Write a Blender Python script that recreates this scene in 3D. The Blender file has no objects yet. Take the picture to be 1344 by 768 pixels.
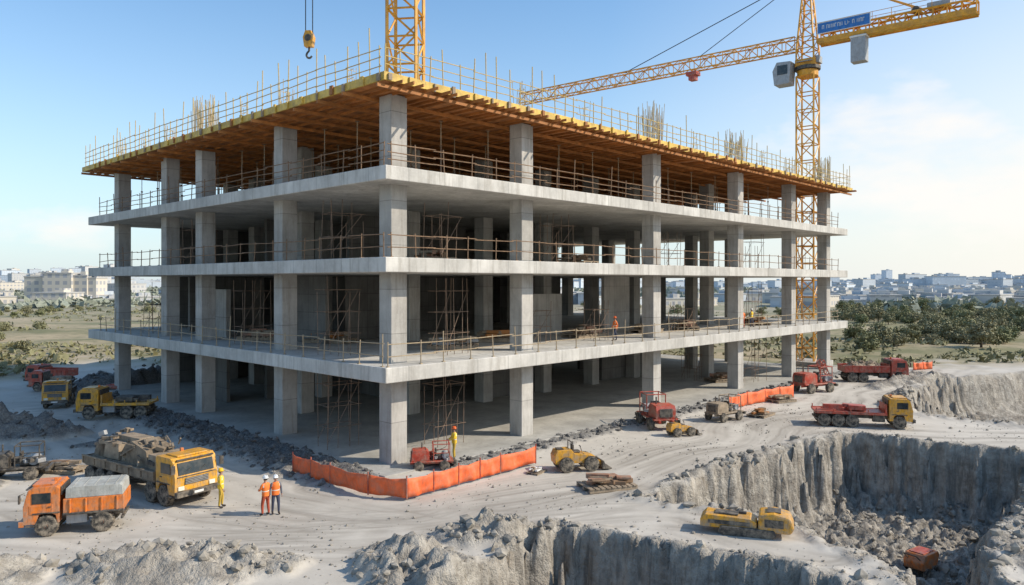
import bpy, bmesh, math, random
import numpy as np
from mathutils import Vector, Matrix
random.seed(7); np.random.seed(7)
SC=bpy.context.scene; COL=SC.collection
R=math.radians
SC.view_settings.view_transform='Standard'
SC.view_settings.look='None'; SC.view_settings.exposure=0

# ------------------------------------------------ materials
def N(nt,t,**k):
    n=nt.nodes.new(t)
    for a,b in k.items(): setattr(n,a,b)
    return n
def mixc(nt,fac,a,b,mode='MIX'):
    m=N(nt,'ShaderNodeMix',data_type='RGBA',blend_type=mode)
    for s,v in ((0,fac),(6,a),(7,b)):
        if hasattr(v,'links'): nt.links.new(v,m.inputs[s])
        else: m.inputs[s].default_value=v if s==0 else (*v[:3],1)
    return m.outputs[2]
def math_(nt,op,a,b=0.0,clamp=False):
    m=N(nt,'ShaderNodeMath',operation=op,use_clamp=clamp)
    for i,v in enumerate((a,b)):
        if hasattr(v,'links'): nt.links.new(v,m.inputs[i])
        else: m.inputs[i].default_value=v
    return m.outputs[0]
def noise(nt,vec,scale,detail=4,rough=.6):
    n=N(nt,'ShaderNodeTexNoise'); n.inputs['Scale'].default_value=scale
    n.inputs['Detail'].default_value=min(detail,4); n.inputs['Roughness'].default_value=rough
    nt.links.new(vec,n.inputs['Vector']); return n.outputs[0]
def ramp(nt,fac,lo,hi):
    m=N(nt,'ShaderNodeMapRange'); m.inputs[1].default_value=lo; m.inputs[2].default_value=hi
    nt.links.new(fac,m.inputs[0]); return m.outputs[0]
def scalev(nt,vec,s):
    m=N(nt,'ShaderNodeVectorMath',operation='MULTIPLY'); nt.links.new(vec,m.inputs[0]); m.inputs[1].default_value=s
    return m.outputs[0]
def base_mat(name):
    m=bpy.data.materials.new(name); m.use_nodes=True; nt=m.node_tree
    return m,nt,nt.nodes['Principled BSDF'],N(nt,'ShaderNodeTexCoord')
def bump(nt,b,h,st,dist=.05):
    bp=N(nt,'ShaderNodeBump'); bp.inputs['Strength'].default_value=st; bp.inputs['Distance'].default_value=dist
    nt.links.new(h,bp.inputs['Height']); nt.links.new(bp.outputs[0],b.inputs['Normal'])
_mc={}
def M(name,col,rough=.6,metal=0,var=.25,scale=2.5,dust=0.0,bmp=0.0,bs=12,rnd=0):
    if name in _mc: return _mc[name]
    m,nt,b,tc=base_mat(name); o=tc.outputs['Object']
    n=noise(nt,o,scale,4,.65)
    c=mixc(nt,ramp(nt,n,.35,.7),[x*(1-var) for x in col],[min(1,x*(1+var*.5)) for x in col])
    if rnd:
        oi=N(nt,'ShaderNodeObjectInfo'); c=mixc(nt,math_(nt,'MULTIPLY',oi.outputs['Random'],rnd),c,[x*.4 for x in col])
    if dust>0:
        n2=noise(nt,o,scale*.8+1,4,.7)
        sp=N(nt,'ShaderNodeSeparateXYZ'); nt.links.new(o,sp.inputs[0])
        zz=ramp(nt,sp.outputs[2],1.6,-.1)
        f=math_(nt,'MULTIPLY',ramp(nt,n2,.4,.65),math_(nt,'ADD',math_(nt,'MULTIPLY',zz,.7),.5),True)
        f=math_(nt,'MULTIPLY',f,dust,True)
        c=mixc(nt,f,c,(.32,.265,.20))
        n4=noise(nt,scalev(nt,o,(3,3,.6)),4,4,.7)
        c=mixc(nt,math_(nt,'MULTIPLY',ramp(nt,n4,.50,.70),.7*dust,True),c,(.06,.05,.04))
    nt.links.new(c,b.inputs['Base Color']); b.inputs['Roughness'].default_value=rough; b.inputs['Metallic'].default_value=metal
    if bmp>0: bump(nt,b,noise(nt,o,bs,4,.6),bmp)
    _mc[name]=m; return m
def concrete(name,col,panel=None,stain=.5):
    m,nt,b,tc=base_mat(name); o=tc.outputs['Object']
    oi=N(nt,'ShaderNodeObjectInfo'); off=N(nt,'ShaderNodeVectorMath',operation='ADD'); nt.links.new(o,off.inputs[0])
    cbx=N(nt,'ShaderNodeCombineXYZ'); nt.links.new(math_(nt,'MULTIPLY',oi.outputs['Random'],37),cbx.inputs[0]); nt.links.new(math_(nt,'MULTIPLY',oi.outputs['Random'],91),cbx.inputs[2]); nt.links.new(cbx.outputs[0],off.inputs[1]); q=off.outputs[0]
    n=noise(nt,q,.45,4,.65); n2=noise(nt,scalev(nt,q,(2.2,2.2,.22)),1.3,4,.7); n3=noise(nt,q,7,4,.7)
    c=mixc(nt,ramp(nt,n,.35,.68),[x*.72 for x in col],[x*1.12 for x in col])
    c=mixc(nt,math_(nt,'MULTIPLY',ramp(nt,n2,.48,.7),stain,True),c,[col[0]*.46,col[1]*.43,col[2]*.39])
    c=mixc(nt,math_(nt,'MULTIPLY',ramp(nt,n3,.5,.75),.25,True),c,[x*1.3 for x in col])
    c=mixc(nt,math_(nt,'MULTIPLY',oi.outputs['Random'],.22),c,[x*.6 for x in col])
    if panel:
        sp=N(nt,'ShaderNodeSeparateXYZ'); nt.links.new(o,sp.inputs[0])
        cb=N(nt,'ShaderNodeCombineXYZ')
        nt.links.new(math_(nt,'ADD',sp.outputs[0],sp.outputs[1]),cb.inputs[0]); nt.links.new(sp.outputs[2],cb.inputs[1])
        br=N(nt,'ShaderNodeTexBrick'); nt.links.new(cb.outputs[0],br.inputs['Vector'])
        br.offset=0; br.inputs['Scale'].default_value=1; br.inputs['Brick Width'].default_value=panel[0]; br.inputs['Row Height'].default_value=panel[1]
        br.inputs['Mortar Size'].default_value=.022; br.inputs['Color1'].default_value=(1,1,1,1); br.inputs['Color2'].default_value=(.80,.80,.79,1); br.inputs['Mortar'].default_value=(.5,.5,.5,1)
        c=mixc(nt,.85,c,br.outputs[0],'MULTIPLY')
    nt.links.new(c,b.inputs['Base Color']); b.inputs['Roughness'].default_value=.88
    bump(nt,b,noise(nt,o,9,4,.7),.35,.04)
    return m
CONC=concrete('raw_concrete',(.49,.465,.43),(1.2,2.4),.6)
CONCS=concrete('slab_concrete',(.61,.585,.54),(2.5,40),.65)
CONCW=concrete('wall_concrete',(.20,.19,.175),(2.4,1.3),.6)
CONCF=concrete('floor_concrete',(.42,.40,.36),None,.4)
PLY=M('formwork_plywood',(.50,.20,.06),.7,0,.55,.9,0,.2)
TIM=M('formwork_timber',(.56,.22,.055),.7,0,.45,1.2,0,0,12,.75)
YED=M('yellow_edge_board',(.70,.46,.08),.6,0,.4,1.5,.3,.1)
RUST=M('rusty_steel',(.25,.155,.09),.75,.1,.4,3)
SRU=M('scaffold_steel',(.22,.15,.105),.75,.1,.4,3)
GALV=M('dusty_steel',(.40,.31,.20),.6,.1,.3,3)
YST=M('yellow_rail',(.56,.41,.16),.6,.1,.3,3)
REB=M('rebar_straw',(.60,.47,.28),.7,.0,.3,3)
CY=M('crane_yellow',(.76,.35,.02),.5,.0,.35,1.2,.3)
YEL=M('machine_yellow',(.76,.36,.015),.42,0,.25,2,.95)
ORG=M('machine_orange',(.74,.19,.02),.42,0,.25,2,.9)
RED=M('machine_red',(.50,.055,.025),.45,0,.3,2,.85)
DRK=M('dark_steel',(.05,.047,.045),.6,.2,.3,3,.8)
GRY=M('grey_paint',(.36,.37,.38),.5,.1,.2,2,.5)
WHT=M('white_paint',(.75,.75,.73),.5,0,.15,2,.3)
TAN=M('dusty_cargo',(.34,.26,.18),.85,0,.4,2,.5,.4)
BED=M('weathered_bed_steel',(.24,.18,.12),.8,0,.5,1.5,.9,.3)
LOAD=M('earth_load',(.24,.19,.14),.95,0,.5,2,0,.8,5)
TAR=M('grey_tarpaulin',(.40,.405,.38),.8,0,.35,1.5,.5,.5,4)
RUB=M('tyre_rubber',(.035,.033,.03),.85,0,.3,4,.9)
GLS=M('dark_glass',(.02,.03,.035),.08,0,.1,2,.3)
LMP=M('lamp_lens',(.8,.75,.6),.2)
BLU=M('sign_blue',(.03,.16,.45),.5)
CAB=M('cable_steel',(.06,.06,.065),.5,.6)
BAR=M('orange_barrier_mesh',(.88,.15,.035),.7,0,.25,2,.3,.3,5)
SKN=M('skin',(.42,.24,.16),.6)
BOOT=M('boots',(.04,.03,.025),.8)
NAVY=M('work_trousers',(.05,.06,.10),.85)
RTR=M('rust_trousers',(.40,.07,.03),.85)
YTR=M('ochre_trousers',(.55,.36,.05),.85)
SHI=M('shirt_dark',(.10,.11,.14),.85)
VO=M('vest_orange',(.90,.20,.03),.7)
VY=M('vest_yellow',(.85,.55,.03),.7)
REF=M('reflective_tape',(.7,.7,.62),.4)
HW=M('helmet_white',(.85,.85,.83),.3); HY=M('helmet_yellow',(.85,.5,.02),.3); HR=M('helmet_orange',(.8,.15,.03),.3)
HAIR=M('hair',(.03,.02,.015),.8)
BARK=M('bark',(.10,.07,.05),.9)
BRK=M('reddish_brown_load',(.36,.17,.10),.8,0,.4,2,.6,.3)

# ------------------------------------------------ mesh builder
class MB:
    def __init__(s): s.v=[];s.f=[];s.m=[];s.mats=[]
    def mi(s,m):
        if m not in s.mats: s.mats.append(m)
        return s.mats.index(m)
    def add(s,vs,fs,mat):
        o=len(s.v); s.v+= [tuple(p) for p in vs]; i=s.mi(mat)
        for f in fs: s.f.append([o+k for k in f]); s.m.append(i)
        return s
    def box(s,c,sz,mat,rot=None):
        vs=[Vector((x*sz[0]/2,y*sz[1]/2,z*sz[2]/2)) for x in(-1,1) for y in(-1,1) for z in(-1,1)]
        if rot is not None:
            Rm=rot if isinstance(rot,Matrix) else Matrix.Rotation(rot,3,'Z')
            vs=[Rm@q for q in vs]
        vs=[q+Vector(c) for q in vs]
        return s.add(vs,[(0,1,3,2),(4,6,7,5),(0,4,5,1),(2,3,7,6),(0,2,6,4),(1,5,7,3)],mat)
    def cyl(s,p,q,r,mat,n=8,r2=None):
        p=Vector(p);q=Vector(q); r2=r if r2 is None else r2
        d=(q-p).normalized(); a=d.orthogonal().normalized(); b=d.cross(a)
        vs=[]
        for c,rr in((p,r),(q,r2)):
            for i in range(n):
                t=2*math.pi*(i+.5)/n; vs.append(c+(a*math.cos(t)+b*math.sin(t))*rr)
        fs=[(i,(i+1)%n,n+(i+1)%n,n+i) for i in range(n)]+[tuple(range(n-1,-1,-1)),tuple(range(n,2*n))]
        return s.add(vs,fs,mat)
    def prof(s,pts,y0,y1,mat,inset=0):
        n=len(pts); vs=[(x,y0,z) for x,z in pts]+[(x,y1,z) for x,z in pts]
        fs=[(i,(i+1)%n,n+(i+1)%n,n+i) for i in range(n)]+[tuple(range(n-1,-1,-1)),tuple(range(n,2*n))]
        return s.add(vs,fs,mat)
    def lathe(s,prof,mat,n=20,axis='Y',cap=True):
        vs=[];k=len(prof)
        for r,h in prof:
            for i in range(n):
                t=2*math.pi*i/n
                vs.append((r*math.cos(t),h,r*math.sin(t)) if axis=='Y' else (r*math.cos(t),r*math.sin(t),h))
        fs=[(j*n+i,j*n+(i+1)%n,(j+1)*n+(i+1)%n,(j+1)*n+i) for j in range(k-1) for i in range(n)]
        if cap: fs+= [tuple(range(n-1,-1,-1)),tuple(range((k-1)*n,k*n))]
        return s.add(vs,fs,mat)
    def mesh(s,name):
        me=bpy.data.meshes.new(name); me.from_pydata(s.v,[],s.f)
        for m in s.mats: me.materials.append(m)
        me.polygons.foreach_set('material_index',s.m); me.update()
        bm=bmesh.new(); bm.from_mesh(me); bmesh.ops.recalc_face_normals(bm,faces=bm.faces); bm.to_mesh(me); bm.free()
        return me
    def build(s,name,parent=None,loc=(0,0,0),bev=0,smooth=False,rz=0):
        me=s.mesh(name)
        if smooth: me.shade_smooth()
        return link(me,name,parent,loc,bev,rz)
def link(me,name,parent=None,loc=(0,0,0),bev=0,rz=0):
    o=bpy.data.objects.new(name,me); COL.objects.link(o); o.location=loc; o.rotation_euler[2]=rz
    if parent: o.parent=parent
    if bev:
        b=o.modifiers.new('bevel','BEVEL'); b.width=bev; b.segments=2; b.limit_method='ANGLE'
    return o
def root(name,label,cat,loc=(0,0,0),rz=0,group=None,sc=1):
    e=bpy.data.objects.new(name,None); COL.objects.link(e); e.empty_display_size=.3
    e.location=loc; e.rotation_euler[2]=rz; e.scale=(sc,)*3
    e['label']=label; e['category']=cat
    if group: e['group']=group
    return e
def tag(o,label,cat,group=None):
    o['label']=label;o['category']=cat
    if group:o['group']=group
    return o

# ------------------------------------------------ terrain
def hsh(ix,iy,s):
    h=np.sin(ix*127.1+iy*311.7+s*74.7)*43758.5453
    return h-np.floor(h)
def vn(x,y,s=0):
    xi=np.floor(x);yi=np.floor(y);fx=x-xi;fy=y-yi
    fx=fx*fx*(3-2*fx);fy=fy*fy*(3-2*fy)
    a=hsh(xi,yi,s);b=hsh(xi+1,yi,s);c=hsh(xi,yi+1,s);d=hsh(xi+1,yi+1,s)
    return (a*(1-fx)+b*fx)*(1-fy)+(c*(1-fx)+d*fx)*fy
def fbm(x,y,s=0,o=4):
    t=0;a=.5;w=0
    for i in range(o):
        t=t+a*vn(x,y,s+i*3.1);w+=a;a*=.5;x,y=x*1.62-y*1.2+7.7,x*1.2+y*1.62+3.1
    return t/w
def sst(e0,e1,x):
    t=np.clip((x-e0)/(e1-e0),0,1);return t*t*(3-2*t)
def sdpoly(x,y,P,closed=True):
    d=np.full(x.shape,1e9);ins=np.zeros(x.shape,bool);n=len(P)
    for i in range(n if closed else n-1):
        ax,ay=P[i];bx,by=P[(i+1)%n];ex=bx-ax;ey=by-ay
        t=np.clip(((x-ax)*ex+(y-ay)*ey)/(ex*ex+ey*ey),0,1)
        d=np.minimum(d,np.hypot(x-ax-t*ex,y-ay-t*ey))
        if closed:
            c=((ay>y)!=(by>y))&(x<(bx-ax)*(y-ay)/((by-ay) if by!=ay else 1e-9)+ax)
            ins^=c
    return np.where(ins,-d,d)
PITS=[([(5.8,34.6),(13.5,42.0),(21.6,49.4),(30.5,43.6),(32,41),(25.2,36.0),(19.6,30.4),(16.5,26.4),(16.2,22),(13.2,22),(13.1,25.6),(12.2,29.6),(9.9,32.6)],4.4,1.5,.2),
      ([(30.2,57.5),(35,66),(43,76),(62,84),(72,70),(58,55),(37,50.3)],4.0,2.4,.3),
      ([(-1.2,26.0),(.4,29.0),(2.0,30.6),(3.9,29.6),(5.9,28.3),(8.2,27.0),(10.0,25.9),(10.7,24.6),(10.4,19),(-3,19),(-2.5,23.5)],4.4,1.1,.2)]
MNDS=[(-11.7,26.0,4.3,1.9,.05,1.0,0),(-17.6,25.0,2.2,1.7,0,.85,0),(-33,48,4.6,2.2,.2,1.8,1),(-36,73,6,3,0.3,1.7,1),(-3.2,25.6,1.9,3.0,.5,1.15,0),(-.9,29.6,2.0,1.5,.4,.95,0),
      (22.0,30.4,4.5,1.9,.78,.4,0),(19.2,25.6,1.5,2.6,.3,.45,0),(28,35.8,5,1.7,.75,.4,0),(12.0,41.2,6.0,.6,.75,.3,0),(32.3,62,6,1.6,1.0,1.0,0),(40,75,8,2,.7,1.0,0),
      (-27,36.5,2.2,1.5,0,.7,1),(-15.5,75,5,2.5,-.4,1.2,1),(-24,46.5,2.5,1.2,.4,.5,1)]
TRK=[[(-34,66),(-28,48),(-18,38),(-8,31),(4,33),(12,38.5),(22,51.5),(30,62),(38,74),(60,95)],[(-40,60),(-26,44),(-14,31.5),(-4,31),(3,34.5),(14,47),(24,57),(34,71),(46,88)],
     [(-30,33),(-20,33),(-10,30),(-4,31.6),(4,36.5),(9,44),(16,52),(27,66)],[(-26,28),(-14,29),(-6,30.2),(3,32.4),(7,31.5),(12,27)],[(-22,52),(-19,41),(-11,35),(-6,32.5),(2,31.8),(8,30.2),(11,27.0)],[(12,38.5),(20,48),(26,50),(36,48),(50,46)],
     [(-32,40),(-20,29.5),(-8,28.6),(0,31.8),(6,34)],[(-9,37),(-3,33),(5,38),(12,46.5),(19,54.5),(26,60)]]
CX,CY0=-6.5,41.0; TH=R(46.4); cs,sn=math.cos(TH),math.sin(TH)
def W(u,v,z=0): return (CX+u*cs-v*sn, CY0+u*sn+v*cs, z)
def terrain(x,y):
    h=.05*(fbm(x*.2,y*.2,1,3)-.5); dirt=np.zeros(x.shape); grv=np.zeros(x.shape)
    w1=(fbm(x*.45,y*.45,5,3)-.5)*2; w2=(fbm(x*1.3,y*1.3,9,4)-.5)*2; rg=1-np.abs(fbm(x*.9,y*.9,14,5)*2-1)*2.4
    f3=(fbm(x*2.6,y*2.6,22,4)-.5)*2
    bl=np.abs(fbm(x*1.9,y*1.9,51,4)-.5)*4-.5
    for P,dep,wd,bh in PITS:
        d=sdpoly(x,y,P)
        dd=d+w1*.5+w2*.5+f3*.42+bl*.15
        t=np.clip(-dd/wd,0,1)
        pr=.78*sst(0,.5,t)+.22*sst(.45,1,t)
        h=h-dep*pr+np.where(t>0,(w2*.22+f3*.18+bl*.15)*np.minimum(1,t*4),0)+np.where(t>.8,(rg*.3+bl*.25)*(t-.8)*5,0)
        h=h+np.exp(-((dd-.3)/.5)**2)*bh*(.4+rg*.6+f3*.5+bl*.4)
        dirt=np.maximum(dirt,sst(.65,.1,dd+f3*.3))
    for cx,cy,rx,ry,a,H,gg in MNDS:
        dx=x-cx;dy=y-cy;ca,sa=math.cos(a),math.sin(a)
        q=np.hypot((dx*ca+dy*sa)/rx,(-dx*sa+dy*ca)/ry)
        m=np.clip(1.1-q+w1*.25+w2*.25,0,1)
        h=h+H*m**.8*(.7+.35*rg+.35*f3+.3*bl)
        mk=sst(0,.18,m+f3*.05)
        dirt=np.maximum(dirt,mk)
        if gg: grv=np.maximum(grv,mk*.8)
    u=(x-CX)*cs+(y-CY0)*sn; v=-(x-CX)*sn+(y-CY0)*cs
    ex=np.maximum(np.maximum(-2.2-u,u-62.5),np.maximum(-2.2-v,v-42.6))
    gl=sst(3.9,2.0,ex+w2*.9)*np.where((u<0),1.0,.0)*sst(-3,0,v)
    gr=sst(2.0,.6,ex+w2*.9)*np.where(u>1,.8,0)
    grav=np.maximum(gl,gr)*(ex>-.4)
    h=h+grav*(.08+.30*np.clip(f3+.2,0,1)*np.where(u<0,1.4,.6)+.12*rg)
    grav=np.maximum(grav,grv)
    h=np.where(ex<-.3,-.25,h)
    sc=sst(80,96,y-np.abs(x+5)*.06+w1*9)
    sc=np.maximum(sc,sst(46,58,-x+w1*8))
    sc=np.maximum(sc,sst(66,80,x+w1*8))
    h=h+sc*(fbm(x*.03,y*.03,31,4)-.5)*3.0*np.where(y<700,1,.3)
    return h,dirt,grav,sc
def ht(x,y):
    return float(terrain(np.array([float(x)]),np.array([float(y)]))[0][0])
def axis(lo,hi,step,LO,HI,g=1.12):
    a=list(np.arange(lo,hi,step)); s=step;p=a[-1]
    while p<HI: s*=g;p+=s;a.append(p)
    s=step;p=a[0];b=[]
    while p>LO: s*=g;p-=s;b.append(p)
    return np.array(b[::-1]+a)
xs=axis(-30,46,.16,-6000,6000); ys=axis(18,52,.14,-300,53,1.12)
ys=np.concatenate([ys[ys<50.0],axis(50.0,80,.33,49.9,9000)]); ys=np.unique(ys)
X,Y=np.meshgrid(xs,ys); xf=X.ravel();yf=Y.ravel()
h,dirt,grav,scr=terrain(xf,yf)
trk=np.zeros(xf.shape); ok=(np.abs(xf)<60)&(yf>15)&(yf<100)
wx=xf[ok]+(fbm(xf[ok]*.15,yf[ok]*.15,61,2)-.5)*3; wy=yf[ok]+(fbm(xf[ok]*.15,yf[ok]*.15,67,2)-.5)*3
tt=np.zeros(wx.shape); brk=fbm(wx*.4,wy*.4,71,3)
for P in TRK:
    d=sdpoly(wx,wy,P,False)
    for off,am in((.85,1),(1.15,.7),(2.2,.6),(2.6,.5)):
        tt=np.maximum(tt,am*np.exp(-((d-off)/.17)**2)*np.clip(brk*2.4-.4,0,1))
trk[ok]=tt*(1-dirt[ok]); h=h-.03*trk
nx,ny=len(xs),len(ys)
me=bpy.data.meshes.new('ground')
idx=np.arange(nx*ny).reshape(ny,nx)
quads=np.stack([idx[:-1,:-1],idx[:-1,1:],idx[1:,1:],idx[1:,:-1]],-1).reshape(-1,4)
me.vertices.add(nx*ny); me.vertices.foreach_set('co',np.stack([xf,yf,h],1).ravel())
me.loops.add(quads.size); me.loops.foreach_set('vertex_index',quads.ravel())
me.polygons.add(len(quads)); me.polygons.foreach_set('loop_start',np.arange(0,quads.size,4))
me.update(calc_edges=True); me.shade_smooth()
for nm,ar in(('dirt',dirt),('gravel',grav),('scrub',scr),('track',trk)):
    at=me.attributes.new(nm,'FLOAT','POINT'); at.data.foreach_set('value',ar.astype(np.float32))
ground=bpy.data.objects.new('ground',me); COL.objects.link(ground); ground['kind']='structure'
m,nt,b,tc=base_mat('site_ground'); o=tc.outputs['Object']
def attr(n):
    a=N(nt,'ShaderNodeAttribute'); a.attribute_name=n; return a.outputs['Fac']
n1=noise(nt,o,.09,4,.6);n2=noise(nt,o,.8,4,.7);n3=noise(nt,o,6,4,.75)
c=mixc(nt,ramp(nt,n1,.35,.65),(.44,.40,.345),(.56,.515,.45))
c=mixc(nt,math_(nt,'MULTIPLY',ramp(nt,n2,.48,.78),.4,True),c,(.38,.34,.29))
c=mixc(nt,math_(nt,'MULTIPLY',ramp(nt,n3,.5,.8),.3,True),c,(.62,.575,.51))
c=mixc(nt,math_(nt,'MULTIPLY',ramp(nt,noise(nt,o,.28,4,.7),.5,.7),.35,True),c,(.34,.305,.265))
c=mixc(nt,math_(nt,'MULTIPLY',ramp(nt,noise(nt,o,14,3,.8),.6,.72),.4,True),c,(.25,.225,.19))
c=mixc(nt,math_(nt,'MULTIPLY',attr('track'),.8,True),c,(.24,.21,.175))
dn=noise(nt,o,1.3,4,.75); dl=noise(nt,o,.35,4,.6)
dc=mixc(nt,ramp(nt,dn,.34,.64),(.20,.178,.15),(.47,.43,.37))
dc=mixc(nt,math_(nt,'MULTIPLY',ramp(nt,dl,.45,.65),.5,True),dc,(.28,.24,.195))
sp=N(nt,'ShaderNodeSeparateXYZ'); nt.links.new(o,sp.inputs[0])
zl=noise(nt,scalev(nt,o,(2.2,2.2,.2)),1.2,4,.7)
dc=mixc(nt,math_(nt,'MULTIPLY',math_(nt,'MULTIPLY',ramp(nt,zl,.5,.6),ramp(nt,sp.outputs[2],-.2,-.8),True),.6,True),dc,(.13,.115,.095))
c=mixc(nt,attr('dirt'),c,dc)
gc=mixc(nt,ramp(nt,noise(nt,o,9,4,.8),.38,.68),(.07,.068,.065),(.28,.265,.245))
c=mixc(nt,attr('gravel'),c,gc)
s1=noise(nt,o,.045,4,.7); s2=noise(nt,o,.6,4,.7)
scn=mixc(nt,ramp(nt,s1,.42,.6),(.36,.285,.175),(.17,.16,.07))
scn=mixc(nt,math_(nt,'MULTIPLY',ramp(nt,s2,.5,.64),.6,True),scn,(.11,.105,.05))
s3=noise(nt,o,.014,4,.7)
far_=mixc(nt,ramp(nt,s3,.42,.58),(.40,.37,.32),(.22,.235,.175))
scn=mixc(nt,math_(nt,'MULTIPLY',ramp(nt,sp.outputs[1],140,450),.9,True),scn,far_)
scn=mixc(nt,math_(nt,'MULTIPLY',ramp(nt,sp.outputs[1],400,1800),.95,True),scn,(.46,.48,.48))  # ground paled towards grey with distance: aerial haze put into its colour
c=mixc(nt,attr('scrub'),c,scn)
nt.links.new(c,b.inputs['Base Color']); b.inputs['Roughness'].default_value=.95
hh=math_(nt,'ADD',noise(nt,o,3.2,4,.75),math_(nt,'MULTIPLY',n3,.4))
bp=N(nt,'ShaderNodeBump'); bp.inputs['Distance'].default_value=.22
nt.links.new(math_(nt,'ADD',math_(nt,'MULTIPLY',math_(nt,'MAXIMUM',attr('dirt'),attr('gravel')),.85),.05),bp.inputs['Strength'])
nt.links.new(hh,bp.inputs['Height']); nt.links.new(bp.outputs[0],b.inputs['Normal'])
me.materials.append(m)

ROCK=M('rubble_rock',(.35,.315,.265),.95,0,.5,1.2,0,.5,8)
DGRV=M('dark_gravel',(.17,.16,.15),.95,0,.6,1.5,0,.4,8)
def rubble(name,n,region,smin,smax,accept,pw=5,mat=ROCK):
    ico=bmesh.new(); bmesh.ops.create_icosphere(ico,subdivisions=1,radius=1)
    tv=np.array([v.co[:] for v in ico.verts]); tf=np.array([[v.index for v in f.verts] for f in ico.faces]); ico.free()
    k=n*16
    x=np.random.uniform(region[0],region[1],k);y=np.random.uniform(region[2],region[3],k)
    hh,di,gr,sc=terrain(x,y); ok=accept(x,y,hh,di,gr,sc)
    x=x[ok][:n];y=y[ok][:n];hh=hh[ok][:n]; n=len(x)
    s=smin+(smax-smin)*np.random.rand(n)**pw
    V=tv[None]*(.65+.6*np.random.rand(n,len(tv),1))*(.6+.7*np.random.rand(n,1,3))*s[:,None,None]
    a=np.random.rand(n)*6.28; c_,s_=np.cos(a),np.sin(a)
    vx=V[...,0]*c_[:,None]-V[...,1]*s_[:,None]; vy=V[...,0]*s_[:,None]+V[...,1]*c_[:,None]
    V=np.stack([vx+x[:,None],vy+y[:,None],V[...,2]*.8+(hh+s*.15)[:,None]],-1).reshape(-1,3)
    F=(tf[None]+(np.arange(n)*len(tv))[:,None,None]).reshape(-1,3)
    me=bpy.data.meshes.new(name); me.from_pydata(V.tolist(),[],F.tolist()); me.materials.append(mat)
    o=link(me,name); o['kind']='stuff'; o['label']='loose grey broken rock and dirt clods on excavated ground'; o['category']='rubble'; return o
cl_=lambda x,y:fbm(x*.5,y*.5,77,3)
rubble('rubble',10000,(-30,40,19,62),.025,.27,lambda x,y,h,d,g,s:(d>.6)&(g<.3)&(cl_(x,y)>.40)&((h<-3.2)|(h>.12)),5)
rubble('gravel',4500,(-42,34,22,80),.02,.10,lambda x,y,h,d,g,s:((d>.03)&(d<.7)))
rubble('gravel',5000,(-42,34,30,80),.03,.22,lambda x,y,h,d,g,s:(g>.3),4,DGRV)
rubble('pebbles',3500,(-30,34,24,62),.012,.06,lambda x,y,h,d,g,s:(d<.02)&(g<.05)&(h>-.1)&(cl_(x,y)>.5),3)

# ------------------------------------------------ building
US=[0,10.3,25.45,39.5,51.2,60.6]; VS=[0,11.4,23.2,29.7,40.4]
LV=[(4.80,5.60),(10.5,11.28),(15.25,15.98)]; UE,VE=62.4,43.3
bld=root('concrete_building','unfinished multi-storey grey concrete frame building with timber roof formwork','building under construction',(CX,CY0,0),TH)
mb=MB().box((30.2,20.2,-.05),(64.8,44.8,.42),CONCF); mb.build('ground_floor_slab',bld,bev=.03)
for z0,z1 in LV:
    MB().box(((UE-2)/2,(VE-2)/2,(z0+z1)/2),(UE+2,VE+2,z1-z0),CONCS).build('floor_slab',bld,bev=.04)
colm=MB().box((0,0,10.12),(1.08,1.08,19.98),CONC).mesh('column')
cols=[(u,v) for u in US for v in VS]+[(45,6),(18,23),(33,23.2),(18,11.4),(32.5,11.4),(5,17.5),(10.3,35),(56,23)]
for u,v in cols:
    link(colm,'column',bld,(u,v,0),.03)
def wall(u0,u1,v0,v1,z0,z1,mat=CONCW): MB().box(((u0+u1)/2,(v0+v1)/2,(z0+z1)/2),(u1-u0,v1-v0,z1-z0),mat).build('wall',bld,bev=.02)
fl=[(.17,4.79),(5.61,10.49),(11.29,15.24),(15.99,20.05)]
for i,(z0,z1) in enumerate(fl[:3]):
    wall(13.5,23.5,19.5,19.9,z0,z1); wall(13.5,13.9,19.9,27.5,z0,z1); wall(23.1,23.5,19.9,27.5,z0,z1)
    wall(4,44,41.2,41.5,z0,z1)  # back wall added to block the view through and darken the interior
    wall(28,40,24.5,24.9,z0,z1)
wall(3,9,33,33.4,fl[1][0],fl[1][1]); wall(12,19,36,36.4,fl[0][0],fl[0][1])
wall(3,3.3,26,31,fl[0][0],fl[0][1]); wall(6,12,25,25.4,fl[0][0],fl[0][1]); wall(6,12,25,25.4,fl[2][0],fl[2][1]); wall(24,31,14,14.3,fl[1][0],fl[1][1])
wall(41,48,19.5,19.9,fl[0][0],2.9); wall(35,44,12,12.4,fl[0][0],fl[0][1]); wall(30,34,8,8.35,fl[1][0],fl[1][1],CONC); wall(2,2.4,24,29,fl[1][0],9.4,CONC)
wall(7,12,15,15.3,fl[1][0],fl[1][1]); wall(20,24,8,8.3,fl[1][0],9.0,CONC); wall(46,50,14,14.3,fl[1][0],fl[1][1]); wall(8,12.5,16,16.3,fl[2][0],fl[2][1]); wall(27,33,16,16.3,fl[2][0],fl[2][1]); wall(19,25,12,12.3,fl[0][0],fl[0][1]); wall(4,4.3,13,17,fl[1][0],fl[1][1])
MB().box(((UE-2)/2,(VE-2)/2,20.26),(UE+2.55,VE+2.55,.18),PLY).build('roof_formwork_deck',bld)
e=MB()
o_=2.4
for (a,b_,c_,d_) in((-o_,UE+o_-2,-o_,-o_+.12),(-o_,UE+o_-2,VE-2+o_-.12,VE-2+o_)):
    e.box(((a+b_)/2,(c_+d_)/2,20.38),(b_-a,d_-c_,.42),YED)
for uu in(-o_+.06,UE-2+o_-.06): e.box((uu,(VE-2)/2,20.38),(.12,VE-2+2*o_-.26,.42),YED)
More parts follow.
